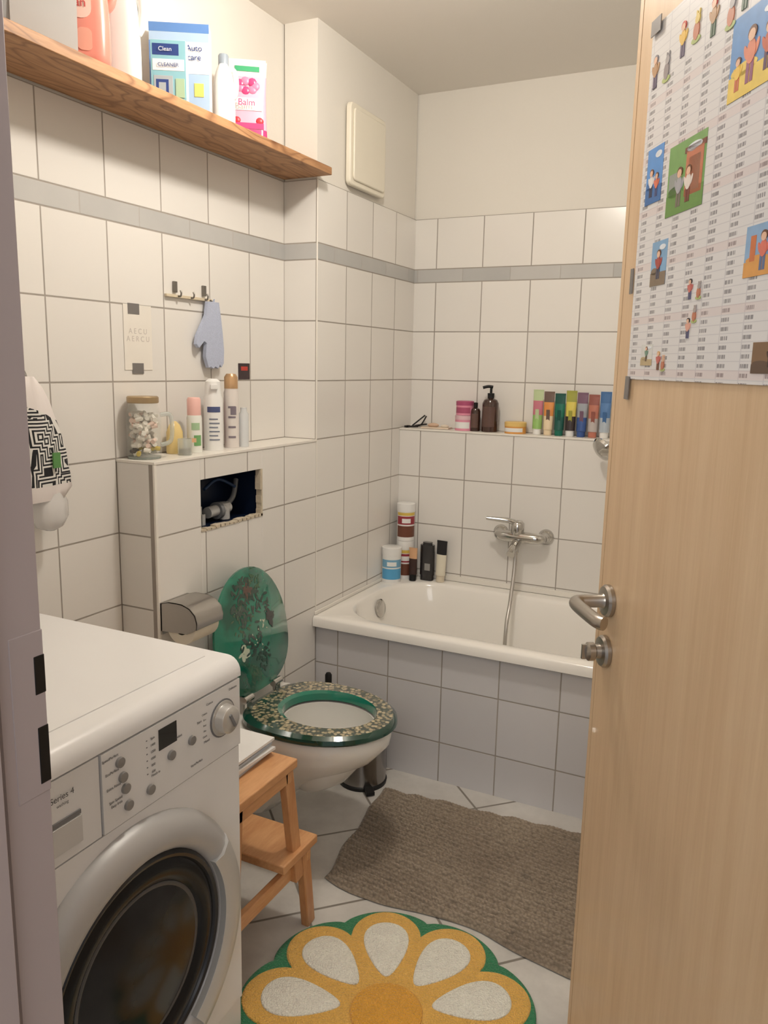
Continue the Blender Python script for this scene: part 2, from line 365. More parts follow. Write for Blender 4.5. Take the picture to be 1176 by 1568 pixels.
# ---------------------------------------------------------------- bathtub
enamel=mat('bath_enamel',(244,240,233),.12,var=.01,coat=.3)
ZR=.522
def ring(x0,x1,y0,y1,rl,rr,z,k=8):
    o=[]
    for cx,cy,a,r in ((x1-rr,y1-rr,0,rr),(x0+rl,y1-rl,pi/2,rl),(x0+rl,y0+rl,pi,rl),(x1-rr,y0+rr,1.5*pi,rr)):
        for i in range(k+1): o.append((cx+r*math.cos(a+pi/2*i/k),cy+r*math.sin(a+pi/2*i/k),z))
    return o
tb=B('bathtub');x0,x1,y0,y1=A+.001,XR-.008,-.815,LB-.004
tb.loft([ring(x0,x1,y0+.012,y1,.004,.004,ZR-.042),ring(x0,x1,y0,y1,.004,.004,ZR-.036),ring(x0,x1,y0,y1,.004,.004,ZR-.008),ring(x0,x1,y0+.007,y1,.006,.006,ZR),
 ring(x0+.05,x1-.05,y0+.055,y1-.05,.20,.20,ZR),ring(x0+.057,x1-.057,y0+.062,y1-.057,.20,.20,ZR-.004),ring(x0+.064,x1-.062,y0+.069,y1-.064,.195,.195,ZR-.016),
 ring(x0+.085,x1-.10,y0+.085,y1-.08,.185,.18,ZR-.10),ring(x0+.13,x1-.25,y0+.105,y1-.10,.17,.17,ZR-.28),ring(x0+.17,x1-.33,y0+.13,y1-.125,.15,.15,ZR-.36),ring(x0+.23,x1-.4,y0+.17,y1-.165,.12,.12,ZR-.385)],enamel)
n=len(ring(0,1,0,1,.1,.1,0));tb.raw([ (p[0],p[1],p[2]) for p in ring(x0+.23,x1-.4,y0+.17,y1-.165,.12,.12,ZR-.385)],[tuple(range(n))],enamel)
chrome=mat('chrome',(200,198,194),.12,1,var=0)
tb.lathe([(0,0),(.034,0),(.037,.003),(.037,.009),(.030,.014),(0,.016)],chrome,c=(A+.078,-.43,ZR-.062),rot=(0,pi/2-.15,0))
tb.lathe([(0,0),(.03,0),(.03,.004),(0,.005)],chrome,c=(A+.42,-.45,ZR-.385))
tb.box(A+.001,XR-.008,-.7883,-.782,0,ZR-.042,tA)
tb.done(ang=50)
B('trim_3').box(A,XR-.006,LB-.006,LB,ZR+.001,ZR+.024,cream).box(A,A+.006,-.80,LB-.006,ZR+.001,ZR+.014,cream).done(bevel=.002)
# faucet
fz=.757;fa=B('bath_faucet');FX=-.008
fa.T=Matrix.Translation((FX,0,0))
for x in (.605,.79): fa.lathe([(0,0),(.031,0),(.031,.004),(.022,.012),(.015,.02),(.015,.05)],chrome,c=(x,LB-.001,fz),rot=(pi/2,0,0))
fa.tube([(.605,LB-.045,fz),(.62,LB-.06,fz),(.66,LB-.065,fz),(.74,LB-.065,fz),(.775,LB-.06,fz),(.79,LB-.045,fz)],lambda t:.017+.006*math.sin(pi*t),chrome,seg=18)
fa.lathe([(.024,0),(.027,.02),(.026,.045),(.018,.055),(0,.057)],chrome,c=(.69,LB-.065,fz+.01))
fa.tube([(.69,LB-.07,fz+.055),(.66,LB-.085,fz+.066),(.61,LB-.10,fz+.070),(.575,LB-.11,fz+.072)],lambda t:.012-.005*t,chrome)
fa.tube([(.69,LB-.06,fz-.01),(.69,LB-.085,fz-.03),(.69,LB-.12,fz-.04),(.69,LB-.145,fz-.055)],lambda t:.02-.004*t,chrome)
fa.cyl((.69,LB-.075,fz-.02),(.69,LB-.075,fz-.06),.012,chrome)
hose=mat('metal_hose',(190,186,180),.35,.8,bump=.0)
fa.tube([(.69,LB-.075,fz-.055),(.695,LB-.10,fz-.14),(.70,LB-.15,fz-.25),(.705,LB-.20,fz-.33),(.715,LB-.22,fz-.45),(.78,LB-.25,.16),(.95,LB-.3,.155)],.0075,hose,seg=10,sub=12)
fa.done(ang=50)
sh=B('hand_shower');sh.T=Matrix.Translation((.043,0,.030));sh.tube([(1.02,LB-.02,1.07),(.99,LB-.05,1.085),(.97,LB-.075,1.10)],.012,chrome);sh.lathe([(0,0),(.044,0),(.047,.006),(.042,.016),(.016,.03),(0,.032)],chrome,c=(.958,LB-.10,1.10),rot=(2.1,0,-.7))
sh.lathe([(0,-.001),(.036,-.001),(.036,0),(0,0)],mat('shower_face',(235,232,228),.4),c=(.958,LB-.10,1.10),rot=(2.1,0,-.7));sh.lathe([(0,0),(.025,0),(.025,.01),(0,.012)],chrome,c=(1.02,LB-.001,1.07),rot=(pi/2,0,0));sh.done()
# ---------------------------------------------------------------- shelf
sw=wood('shelf_pine',(156,112,74),(196,150,108),(7,.7,7),5,.55,knots=True,c3=(108,66,40))
B('wall_shelf').box(.001,.186,-2.45,YP-.003,2.012,2.036,sw).done(bevel=.002)
v=B('vent_cover');vm_=mat('vent_plastic',(236,229,212),.4,var=.02)
v.rbox((A+.011,-.472,2.16),(.27,.272,.02),.02,vm_,(0,pi/2,0));v.rbox((A+.024,-.472,2.16),(.235,.24,.008),.015,vm_,(0,pi/2,0));v.done(bevel=.004)
# ---------------------------------------------------------------- washing machine
wh=mat('appliance_white',(236,235,234),.3,var=.01);wh2=mat('appliance_panel',(230,229,228),.35,var=.01);gry=mat('appliance_grey',(120,120,122),.4)
XW=.667;y0,y1=-2.565,-1.965
wm=B('washing_machine')
wm.box(.09,XW-.012,y0,y1,.02,.815,wh)
prof=[(.085,.812),(.085,.845),(.09,.85),(XW-.03,.85)]+[(XW-.03+.03*math.sin(a),.82+.03*math.cos(a)) for a in [pi/2*i/6 for i in range(1,7)]]+[(XW,.812)]
wm.loft([[(x,y,z) for x,z in prof] for y in (y0-.002,y1+.002)],wh,caps=True)
wm.box(.12,XW-.06,y0+.03,y1-.03,.8495,.852,wh)
wm.box(XW-.02,XW-.002,y0+.002,-2.326,.672,.808,wh2);wm.box(XW-.02,XW,-2.322,y1-.002,.672,.808,wh2)
wm.box(XW-.02,XW-.004,y0+.002,y1-.002,.10,.668,wh);wm.box(XW-.02,XW-.008,y0+.002,y1-.002,.022,.096,wh)
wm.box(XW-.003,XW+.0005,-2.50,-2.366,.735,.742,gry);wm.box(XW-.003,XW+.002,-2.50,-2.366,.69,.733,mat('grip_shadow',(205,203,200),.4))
bl=mat('display_black',(12,12,14),.15,coat=.5)
wm.box(XW-.001,XW+.001,-2.195,-2.15,.758,.796,bl)
wm.lathe([(0,0),(.034,0),(.034,.003),(.028,.004),(.026,.020),(.022,.023),(0,.0235)],mat('knob_silver',(206,204,200),.3,.6),c=(XW,-2.022,.748),rot=(0,pi/2,0))
wm.cbox((XW+.024,-2.022,.748),(.004,.006,.03),gry,(.5,0,0));wm.lathe([(.034,0),(.037,0),(.037,.0015),(.034,.0015)],gry,c=(XW,-2.022,.748),rot=(0,pi/2,0))
bt=mat('button_grey',(150,148,146),.35,.4)
for y,z in ((-2.285,.78),(-2.28,.752),(-2.275,.73),(-2.27,.698),(-2.112,.742),(-2.166,.738),(-2.219,.70)):
    wm.lathe([(0,0),(.009,0),(.0085,.005),(0,.006)],bt,c=(XW,y,z),rot=(0,pi/2,0),seg=20)
for i in range(6): wm.box(XW,XW+.0006,-2.225,-2.222,.788-i*.012,.790-i*.012,gry)
DC=(XW-.004,-2.262,.385);sil=mat('door_ring_silver',(186,185,184),.45,.3,var=.02)
RX=(0,pi/2,0)
wm.lathe([(.268,0),(.266,.010),(.258,.022),(.243,.031),(.226,.034),(.214,.031),(.206,.022),(.202,.012)],sil,c=DC,rot=RX,seg=72,cap=False)
wm.lathe([(.203,.014),(.196,.021),(.190,.019),(.186,.012)],mat('door_inner_ring',(60,60,62),.25,.5),c=DC,rot=RX,seg=72,cap=False)
gls=mat('door_glass',(30,31,33),.22,spec=.25,var=.25,vs=8)
wm.lathe([(.188,.014),(.176,.020),(.160,.019),(.152,.015),(.146,.010)],gls,c=DC,rot=RX,seg=72,cap=False)
wm.lathe([(.147,.0115),(.143,.0125),(.139,.0115)],mat('drum_rim_grey',(86,87,90),.4,.4),c=DC,rot=RX,seg=72,cap=False)
wm.lathe([(.14,.0115),(.12,.014),(.09,.018),(.05,.021),(0,.022)],mat('door_glass_centre',(34,34,36),.16,spec=.3,var=.5,vs=16),c=DC,rot=RX,seg=72,cap=False)
arc=[]
for i in range(25):
    a=-1.0+i/24*1.55
    arc.append([(DC[0]+px_,DC[1]+r*math.cos(a),DC[2]+r*math.sin(a)) for r,px_ in ((.262,.020),(.250,.0345),(.224,.0410),(.205,.033),(.205,.010),(.262,.008))])
wm.loft(arc,mat('door_grip_silver',(204,203,200),.38,.3),caps=True)
for xx in (.13,.62):
    for yy in (y0+.05,y1-.05): wm.cyl((xx,yy,0),(xx,yy,.03),.02,bk)
wo=wm.done(bevel=.0015,ang=40)
tg=mat('print_grey',(90,90,92),.5,var=0)
def wt(s,y,z,size=.009): text(s,(XW+.0012,y,z),(0,1,0),(0,0,1),size,tg,wo)
wt('Series 4',-2.40,.775,.014);wt('washing',-2.40,.765,.007)
for s,y,z in (('SpeedPerfect',-2.305,.793),('EcoPerfect',-2.302,.768),('Extra Rinse',-2.30,.742),('Spin Speed',-2.297,.718),('Easy Iron',-2.295,.71),('Start',-2.09,.765),('Select',-2.145,.762),('Finish in',-2.205,.72),('Cotton',-2.06,.79),('Delicates',-1.99,.795),('Mixed',-2.07,.72),('VarioPerfect',-2.10,.69)):
    wt(s,y,z,.0065)
for i,s in enumerate(('Spin','1400','1200','1000','800','600')): wt(s,-2.21,.787-i*.012,.006)
for i,s in enumerate(('Cotton','Eco','Easy','Mix','Quick')): wt(s,-2.075,.775-i*.011,.005)
# ---------------------------------------------------------------- toilet
TY=-1.295
cer=mat('toilet_ceramic',(241,238,232),.1,var=.01,coat=.3)
def egg(cx,af,ab,b,z,n=48,cy=TY,xmin=None,p=2.0):
    o=[]
    for i in range(n):
        a=2*pi*i/n;c_=math.cos(a);s_=math.sin(a)
        q=p if c_<0 else 2.0
        x=cx+(af if c_>0 else ab)*math.copysign(abs(c_)**(2/q),c_);y=cy+b*math.copysign(abs(s_)**(2/q),s_)
        if xmin is not None: x=max(x,xmin)
        o.append((x,y,z))
    return o
to=B('toilet');xm=A+.001
to.loft([egg(.24,.03,.11,.06,.085,xmin=xm,p=5),egg(.25,.06,.12,.085,.09,xmin=xm,p=5),egg(.27,.09,.14,.10,.14,xmin=xm,p=5),egg(.30,.13,.17,.115,.20,xmin=xm,p=5),egg(.35,.185,.22,.132,.26,xmin=xm,p=5),
 egg(.40,.222,.27,.155,.31,xmin=xm,p=5),egg(.43,.235,.30,.175,.36,xmin=xm,p=5),egg(.432,.235,.30,.180,.385,xmin=xm,p=5),egg(.43,.230,.30,.177,.402,xmin=xm,p=5),
 egg(.48,.135,.135,.115,.403),egg(.48,.137,.137,.117,.38),egg(.47,.125,.13,.108,.30),egg(.45,.09,.10,.085,.23),egg(.43,.05,.06,.05,.19)],cer)
to.raw(egg(.43,.05,.06,.05,.19),[tuple(range(48))],mat('toilet_water',(205,215,212),.02))
def resin(name,base,sp1,sp2,s1,th0,th1,alpha=1):
    t=NT(name);co=t.n('ShaderNodeTexCoord').outputs['Object']
    vo=t.n('ShaderNodeTexVoronoi');vo.inputs['Scale'].default_value=s1;t.t.links.new(co,vo.inputs['Vector'])
    wn=t.n('ShaderNodeTexWhiteNoise',noise_dimensions='3D');t.t.links.new(vo.outputs['Color'],wn.inputs['Vector'])
    c=t.mix(wn.outputs[0],srgb(*sp1),srgb(*sp2))
    m_=t.M('MULTIPLY',t.mr(vo.outputs['Distance'],th0,th1,1,0),t.M('GREATER_THAN',wn.outputs[0],.08))
    t.P('Base Color',t.mix(m_,srgb(*base),c)).P('Roughness',.12).P('Coat Weight',1.0)
    return t.m
seatc=resin('seat_shell_resin',(30,56,44),(206,188,152),(120,110,84),92,.40,.66)
grd=mat('seat_green_resin',(8,60,48),.1,coat=1,var=.1)
DX=.012
to.loft([egg(.43+DX,.236,.19,.186,.408,p=3),egg(.43+DX,.242,.195,.190,.414,p=3),egg(.43+DX,.240,.193,.188,.426,p=3),egg(.435+DX,.224,.178,.174,.434,p=2.8)],grd)
to.loft([egg(.435+DX,.224,.178,.174,.434,p=2.8),egg(.46+DX,.152,.142,.122,.436,p=2.2)],seatc)
to.loft([egg(.46+DX,.152,.142,.122,.436,p=2.2),egg(.465+DX,.146,.136,.117,.430),egg(.465+DX,.144,.134,.115,.41)],mat('seat_inner_green',(26,120,98),.1,coat=1))
LH=Vector((.243,TY,.445));la=math.atan2(.055,.385)
lidM=Matrix.Translation(LH)@Matrix.Rotation(-(pi/2+la),4,'Y')@Matrix.Translation((-LH.x+.004,-LH.y,-LH.z))
lm=NT('lid_green_resin');co=lm.n('ShaderNodeTexCoord').outputs['Object']
nn=lm.noise(9,4,co)
f1=lm.mr(nn,.45,.65)
c=lm.mix(f1,srgb(16,126,100),srgb(8,90,70))
lm.P('Base Color',c).P('Roughness',.1).P('Coat Weight',1.0).P('Transmission Weight',.12)
def lz(pts,z): return [(x,y,z) for x,y,_ in pts]
E=[egg(.40,.206,.158,.172,0,p=2.6),egg(.40,.214,.162,.180,0,p=2.6)]
to.loft([lz(E[0],.440),lz(E[1],.445),lz(E[1],.452),lz(E[0],.457)],lm.m,lidM,caps=True)
random.seed(11)
def leaf(cx,cy,L,Wd,a,m,z=.4392):
    pts=[]
    for i in range(12):
        b=2*pi*i/12;x=L*math.cos(b);y=Wd*math.sin(b)
        pts.append((cx+x*math.cos(a)-y*math.sin(a),cy+x*math.sin(a)+y*math.cos(a)))
    to.prism(pts,z,z+.001,m,lidM)
pg=mat('lid_plant_dark',(8,58,44),.2,coat=1);pbr=mat('lid_plant_brown',(84,56,42),.2,coat=1);pw=mat('lid_shell_white',(190,200,176),.2,coat=1);pk=mat('lid_seahorse',(14,20,18),.2,coat=1)
olive=mat('lid_plant_olive',(50,88,56),.2,coat=1)
def cluster(cx,cy,r,n,m,L=.012,Wd=.004):
    for i in range(n):
        a=random.uniform(0,2*pi);q=r*math.sqrt(random.random());leaf(cx+q*math.cos(a),cy+q*math.sin(a),L*random.uniform(.6,1.3),Wd*random.uniform(.6,1.3),random.uniform(0,pi),m,.4392-random.random()*.0004)
cluster(.52,TY-.03,.065,90,pg);cluster(.555,TY-.01,.024,20,pbr,.010,.005);cluster(.56,TY+.03,.03,16,olive,.008,.003);cluster(.47,TY-.05,.05,30,olive,.008,.003);cluster(.41,TY-.02,.055,34,pg)
cluster(.33,TY+.03,.035,18,pg,.010,.004);cluster(.49,TY+.06,.035,14,pg);cluster(.375,TY-.06,.022,14,pw,.012,.007);cluster(.43,TY+.04,.016,5,pw,.006,.003)
cluster(.45,TY+.085,.016,12,pk,.010,.006);cluster(.43,TY+.09,.012,8,pk);cluster(.35,TY+.05,.018,8,pg,.008,.003);cluster(.40,TY+.03,.06,10,pw,.003,.002)
for s_ in (-.075,.075):
    to.cyl((.25,TY+s_-.02,.447),(.25,TY+s_+.02,.447),.011,chrome);to.cyl((.25,TY+s_,.402),(.25,TY+s_,.44),.012,chrome)
to.done(ang=45)
ph=B('toilet_paper_holder');st2=mat('holder_steel',(184,181,177),.3,1,var=.04)
prof=[(A+.002,.776),(A+.03,.784),(A+.075,.784),(A+.10,.776),(A+.118,.760),(A+.124,.738),(A+.122,.722)]
HY0,HY1=-1.592,-1.482
ph.loft([[(x,y,z) for x,z in prof]+[(x-.002,y,z-.002) for x,z in prof[::-1]] for y in (HY0,HY1)],st2,caps=True)
for yy in (HY0,HY1-.002):
    out=prof+[(A+.09,.705),(A+.002,.70)]
    ph.loft([[(x,yy,z) for x,z in out],[(x,yy+.002,z) for x,z in out]],st2,caps=True)
ph.box(A+.001,A+.006,HY0,HY1,.69,.778,st2)
ph.lathe([(.02,0),(.047,0),(.047,.10),(.02,.10)],mat('toilet_paper',(234,227,210),.9,bump=.2,bs=100),c=(A+.066,HY0+.005,.718),rot=(-pi/2,0,0),cap=False)
ph.cyl((A+.066,HY0+.002,.718),(A+.066,HY1-.002,.718),.01,st2);ph.done()
bn=B('pedal_bin');dch=mat('bin_steel',(150,146,142),.22,1,var=.08);bc=(.392,-.905)
bn.lathe([(0,0),(.082,0),(.084,.012),(.080,.016)],bk,c=(*bc,0));bn.lathe([(.080,.014),(.080,.21)],dch,c=(*bc,0),cap=False)
bn.lathe([(.082,.208),(.083,.22),(.065,.24),(.03,.25),(0,.252)],dch,c=(*bc,0));bn.cbox((.452,-.975,.012),(.045,.028,.012),bk,(0,.1,-.8));bn.done()
tbz=B('toilet_brush');tbz.lathe([(0,0),(.040,0),(.042,.01),(.040,.14),(.032,.15),(0,.15)],mat('brush_holder_grey',(150,146,142),.35,.6),c=(.238,-.88,0));tbz.cyl((.238,-.88,.145),(.238,-.88,.31),.006,dch);tbz.lathe([(.009,0),(.012,.01),(.012,.045),(.008,.052),(0,.053)],bk,c=(.238,-.88,.300));tbz.done()
# ---------------------------------------------------------------- step stool
sb=wood('stool_birch',(200,144,96),(222,170,120),(6,1,6),6,.4,coat=.15);sb2=wood('stool_birch_leg',(194,136,88),(216,162,112),(6,6,1),6,.4,coat=.15)
s=B('step_stool');xa,xb=.235,.612
s.box(xa-.01,xb+.012,-1.945,-1.688,.478,.5,sb);s.box(xa-.01,xb+.01,-1.745,-1.592,.228,.25,sb)
def slat(p0,p1,w,t_,m):
    p0=Vector(p0);p1=Vector(p1);dd=p1-p0;L=dd.length
    zax=dd.normalized();xax=Vector((1,0,0));yax=zax.cross(xax).normalized();M=Matrix((xax,yax,zax)).transposed().to_4x4();M.translation=p0
    s.box(-t_/2,t_/2,-w/2,w/2,0,L,m,M)
for x in (xa+.008,xb-.012):
    slat((x,-1.705,.478),(x,-1.655,.16),.034,.022,sb2)
    slat((x,-1.628,.228),(x,-1.60,.0),.034,.022,sb2)
    slat((x,-1.90,.478),(x,-1.935,.0),.034,.022,sb2)
    s.box(x-.02,x-.002,-1.93,-1.60,.165,.20,sb);s.box(x-.011,x+.011,-1.92,-1.70,.44,.478,sb)
s.box(xa,xb,-1.935,-1.915,.30,.335,sb);s.box(xa,xb,-1.712,-1.694,.44,.478,sb);s.box(xa,xb,-1.625,-1.607,.19,.228,sb)
s.done(bevel=.003)
bo=B('stack_of_papers');pp=mat('paper_white',(232,231,229),.7);pp2=mat('paper_blue',(196,202,210),.7)
for i in range(6):
    bo.cbox((.475+random.uniform(-.006,.006),-1.80,.504+i*.007),(.17,.21,.006),pp if i%3 else pp2,(0,0,random.uniform(-.08,.08)))
bo.done()
# ---------------------------------------------------------------- rugs
t=NT('chenille_mat');v_,xyz=t.pos();n1=t.noise(4,3,v_);vo=t.n('ShaderNodeTexVoronoi');vo.inputs['Scale'].default_value=120;t.t.links.new(v_,vo.inputs['Vector'])
c=t.mix(t.mr(n1,.3,.7),srgb(138,123,106),srgb(164,149,130));c=t.mix(t.mr(vo.outputs['Distance'],.3,.9,0,.5),c,srgb(96,84,71))
n2=t.noise(9,3,v_);c=t.mix(t.mr(n2,.66,.74,0,.5),c,srgb(90,80,70))
t.P('Base Color',c).P('Roughness',.95).P('Sheen Weight',.3);t.bump(t.M('SUBTRACT',1.0,vo.outputs['Distance']),.8,.005)
bm_=B('bath_mat');nx,ny=240,300
Pc=[(.482,-.93),(1.36,-.865),(1.36,-1.47),(.545,-1.43)]
vs=[];fs=[]
for j in range(ny+1):
    for i in range(nx+1):
        a=i/nx;b=j/ny
        xx=(Pc[0][0]*(1-a)+Pc[1][0]*a)*(1-b)+(Pc[3][0]*(1-a)+Pc[2][0]*a)*b
        yy=(Pc[0][1]*(1-a)+Pc[1][1]*a)*(1-b)+(Pc[3][1]*(1-a)+Pc[2][1]*a)*b
        q=mn.noise(Vector((xx*5,yy*5,1)))
        if b>.8: yy-=.02*math.sin(a*9)*(b-.8)*5
        xx+=.012*mn.noise(Vector((yy*9,xx*2,5)))
        yy+=.012*mn.noise(Vector((xx*7,yy*2,9)))
        e=min(a,1-a,b*.65,(1-b)*.65)*.9
        fold=.010*math.exp(-((yy+1.27+.10*(xx-.8))/.016)**2)*max(0,1-abs(xx-.75)/.35)
        z=.003+min(1,e/.012)*(.010+.0048*math.sin((yy+.12*xx+.014*q)*2*pi/.021)+.0010*math.sin(xx*2*pi/.012)+.008*max(0,q)+fold)
        vs.append((xx,yy,z))
for j in range(ny):
    for i in range(nx):
        k=j*(nx+1)+i;fs.append((k,k+1,k+nx+2,k+nx+1))
bm_.raw(vs,fs,t.m);bm_.done(ang=180)
def tuft(name,col):
    t=NT(name);v_,_=t.pos();vo=t.n('ShaderNodeTexVoronoi');vo.inputs['Scale'].default_value=260;t.t.links.new(v_,vo.inputs['Vector'])
    cc=srgb(*col);n=t.noise(40,3,v_);c=t.mix(n,tuple(x*.87 for x in cc),tuple(min(1,x*1.12) for x in cc));c=t.mix(t.mr(vo.outputs['Distance'],.3,.9,0,.3),c,tuple(x*.5 for x in cc))
    t.P('Base Color',c).P('Roughness',.95).P('Sheen Weight',.2);t.bump(t.M('SUBTRACT',1.0,vo.outputs['Distance']),.8,.004);return t.m
tg_,ty_,tw_,tc_=tuft('rug_green',(44,130,84)),tuft('rug_yellow',(238,186,90)),tuft('rug_white',(250,243,228)),tuft('rug_orange',(234,170,60))
fr_=B('flower_rug');RC=(.915,-1.788);a0=math.radians(116);NP=9
def polar(fn,n=288): return [(RC[0]+fn(2*pi*i/n)*math.cos(2*pi*i/n),RC[1]+fn(2*pi*i/n)*math.sin(2*pi*i/n)) for i in range(n)]
def pad(out,z0,z1,m,c=None,e=.006):
    c=c or RC
    def sc(k): 
        r=[]
        for x,y in out:
            dx,dy=x-c[0],y-c[1];L=math.hypot(dx,dy) or 1;r.append((x-dx/L*k,y-dy/L*k))
        return r
    fr_.loft([[(x,y,z0) for x,y in out],[(x,y,z1-e*.6) for x,y in out],[(x,y,z1-e*.15) for x,y in sc(e*.4)],[(x,y,z1) for x,y in sc(e)]],m,caps=True)
lob=lambda a:abs(math.cos(NP/2*(a-a0)))
pad(polar(lambda a:.306+.028*lob(a)**.6),.001,.016,tg_)
pad(polar(lambda a:.245+.082*(lob(a)**.6)),.003,.020,ty_)
for k_ in range(NP):
    a=a0+k_*2*pi/NP;pts=[]
    for i in range(40):
        b=2*pi*i/40;L=.090;u=L*math.cos(b);wd=.058*math.sin(b)*(1+.46*math.cos(b))*(.88)
        r=.193+u;pts.append((RC[0]+r*math.cos(a)-wd*math.sin(a),RC[1]+r*math.sin(a)+wd*math.cos(a)))
    pad(pts,.01,.0235,tw_,c=(RC[0]+.20*math.cos(a),RC[1]+.20*math.sin(a)),e=.004)
pad(polar(lambda a:.080,60),.01,.0265,tc_)
fr_.done(ang=60)
# ---------------------------------------------------------------- wall small things
hk=B('hook_rail');hw=mat('rail_wood',(214,200,174),.5);hm=mat('hook_metal',(130,126,120),.35,.8)
hk.box(.001,.010,-1.392,-1.195,1.586,1.594,hw)
for y in (-1.345,-1.29,-1.228):
    hk.tube([(.01,y,1.590),(.018,y,1.590),(.021,y,1.598),(.018,y,1.606)],.0025,hm)
for y in (-1.352,-1.225): hk.box(.001,.008,y-.007,y+.007,1.60,1.63,hm)
hk.tube([(.01,-1.205,1.59),(.018,-1.205,1.585),(.02,-1.205,1.575)],.0025,hm)
hk.done(bevel=.001)
gl=B('exfoliating_glove');gm_=mat('glove_blue_grey',(194,202,224),.95,bump=.8,bs=500,var=.15,vs=300)
out=[(-.018,.19),(.020,.19),(.026,.15),(.032,.10),(.036,.05),(.034,.012),(.026,.0),(.020,.008),(.014,-.004),(.004,.002),(-.004,-.004),(-.012,.002),(-.020,-.002),(-.030,.03),(-.026,.07),(-.034,.075),(-.052,.055),(-.060,.065),(-.056,.09),(-.040,.12),(-.024,.15)]
out=[(x*1.32,y) for x,y in out]
gM=Matrix.Translation((.012,-1.207,1.395))@Matrix(((0,0,1,0),(1,0,0,0),(0,1,0,0),(0,0,0,1)))
gl.prism(out,0,.012,gm_,gM);gl.tube([(.018,-1.205,1.575),(.024,-1.203,1.592),(.018,-1.20,1.575)],.002,gm_,sub=8);gl.done(bevel=.004)
nt=B('wall_note');nt.box(.001,.0016,-1.552,-1.448,1.385,1.555,mat('note_paper',(236,230,220),.8));
for y0_,z0_ in ((-1.535,1.53),(-1.525,1.375)): nt.box(.0016,.0022,y0_,y0_+.042,z0_,z0_+.028,tp)
no=nt.done()
text('A E C U\nA E R C U',(.0018,-1.50,1.48),(0,1,0),(0,0,1),.02,mat('note_ink',(202,194,186),.8),no)
st=B('small_photo_sticker');st.box(.001,.002,-1.058,-.998,1.357,1.408,mat('sticker_dark',(60,45,48),.4,var=.6,vs=40));st.box(.002,.0025,-1.045,-1.01,1.385,1.398,mat('sticker_red',(190,60,50),.4));st.done()
# hanging cloth bag left
t=NT('cloth_pattern');v_,xyz=t.pos();wv=t.n('ShaderNodeTexVoronoi',distance='CHEBYCHEV');wv.inputs['Scale'].default_value=18;t.t.links.new(v_,wv.inputs['Vector'])
f_=t.M('GREATER_THAN',t.M('FRACT',t.M('MULTIPLY',wv.outputs['Distance'],7.0)),.5)
top=t.M('GREATER_THAN',t.M('ADD',xyz[2],t.M('MULTIPLY',xyz[1],.4)),.535)
low=t.M('LESS_THAN',xyz[2],1.125)
c=t.mix(f_,srgb(225,222,216),srgb(22,22,26));c=t.mix(t.M('MAXIMUM',top,low),c,srgb(230,222,218));t.P('Base Color',c).P('Roughness',.8)
cb_=B('hanging_cloth_bag');rings=[]
for i,(z,w_,dpt) in enumerate([(1.37,.012,.01),(1.345,.03,.018),(1.31,.045,.026),(1.26,.060,.032),(1.20,.076,.036),(1.15,.086,.038),(1.115,.09,.038),(1.09,.070,.034)]):
    r=[]
    for j in range(32):
        a=2*pi*j/32;fo=1+.10*math.sin(a*5+i*.5)+.05*math.sin(a*9+i)
        r.append((.05+dpt*math.cos(a)*fo,-1.898+w_*math.sin(a)*fo*1.0,z))
    rings.append(r)
cb_.loft(rings,t.m,caps=True)
cb_.loft([[(.055+dd*math.cos(2*pi*j/24),-1.865+ww*math.sin(2*pi*j/24)*(1+.1*math.sin(6*pi*j/24*2)),z) for j in range(24)] for z,ww,dd in ((1.105,.035,.025),(1.08,.045,.03),(1.045,.045,.032),(1.025,.032,.026),(1.015,.01,.01))],mat('clear_plastic_bag',(232,230,228),.15,alpha=.75,coat=.4),caps=True)
cb_.tube([(.045,-1.898,1.36),(.03,-1.90,1.39),(.004,-1.903,1.40)],.004,hm);cb_.box(.088,.092,-1.878,-1.858,1.165,1.20,mat('leaf_print_green',(90,140,80),.7));cb_.done(ang=70)
# ---------------------------------------------------------------- containers
def can(name,c,prof,bands,seg=28,extra=None,ang=35):
    b=B(name)
    i=0
    while i<len(prof)-1:
        m=prof[i][2];j=i
        while j<len(prof)-1 and prof[j][2]==m: j+=1
        b.lathe([(p[0],p[1]) for p in prof[i:j+1]],m,c,seg=seg,cap=False);i=j
    if extra: extra(b)
    return b.done(ang=ang)
wpl=mat('white_plastic',(238,237,234),.3,var=.01);lab=mat('label_text_grey',(130,135,150),.5)
def m_(n,c,r=.35,**k): return mat(n,c,r,**k)
pinkp=m_('pink_plastic',(226,120,150));goldp=m_('gold_cap',(196,160,120),.3,metal=.5);greenp=m_('green_label',(120,170,110));clear=mat('clear_glass',(214,222,216),.05,coat=1,alpha=.13,var=0)
jc=(.05,-1.543,ZL+.0003);j=B('glass_jar')
j.lathe([(0,.0),(.042,0),(.045,.006),(.045,.12),(.041,.132),(.038,.138),(.038,.150)],clear,jc,seg=36,cap=False)
j.lathe([(0,.164),(.038,.164),(.041,.161),(.041,.148),(.039,.146)],m_('jar_lid_gold',(176,154,120),.35,metal=.6),jc,cap=False)
j.lathe([(0,.001),(.043,.001),(.043,.006),(0,.006)],m_('jar_base_glass',(150,160,152),.1,alpha=.6),jc)
jx,jy=jc[0],jc[1]
j.tube([(jx+.03,jy+.032,ZL+.115),(jx+.045,jy+.052,ZL+.115),(jx+.048,jy+.056,ZL+.08),(jx+.045,jy+.052,ZL+.045),(jx+.03,jy+.032,ZL+.035)],.006,mat('glass_handle',(214,222,216),.05,coat=1,alpha=.4,var=0))
random.seed(8);tan=m_('jar_items_white',(240,234,222));dkk=m_('jar_items_dark',(60,45,35));pinks=m_('jar_items_pink',(236,208,192));ylw=m_('jar_items_yellow',(205,180,80))
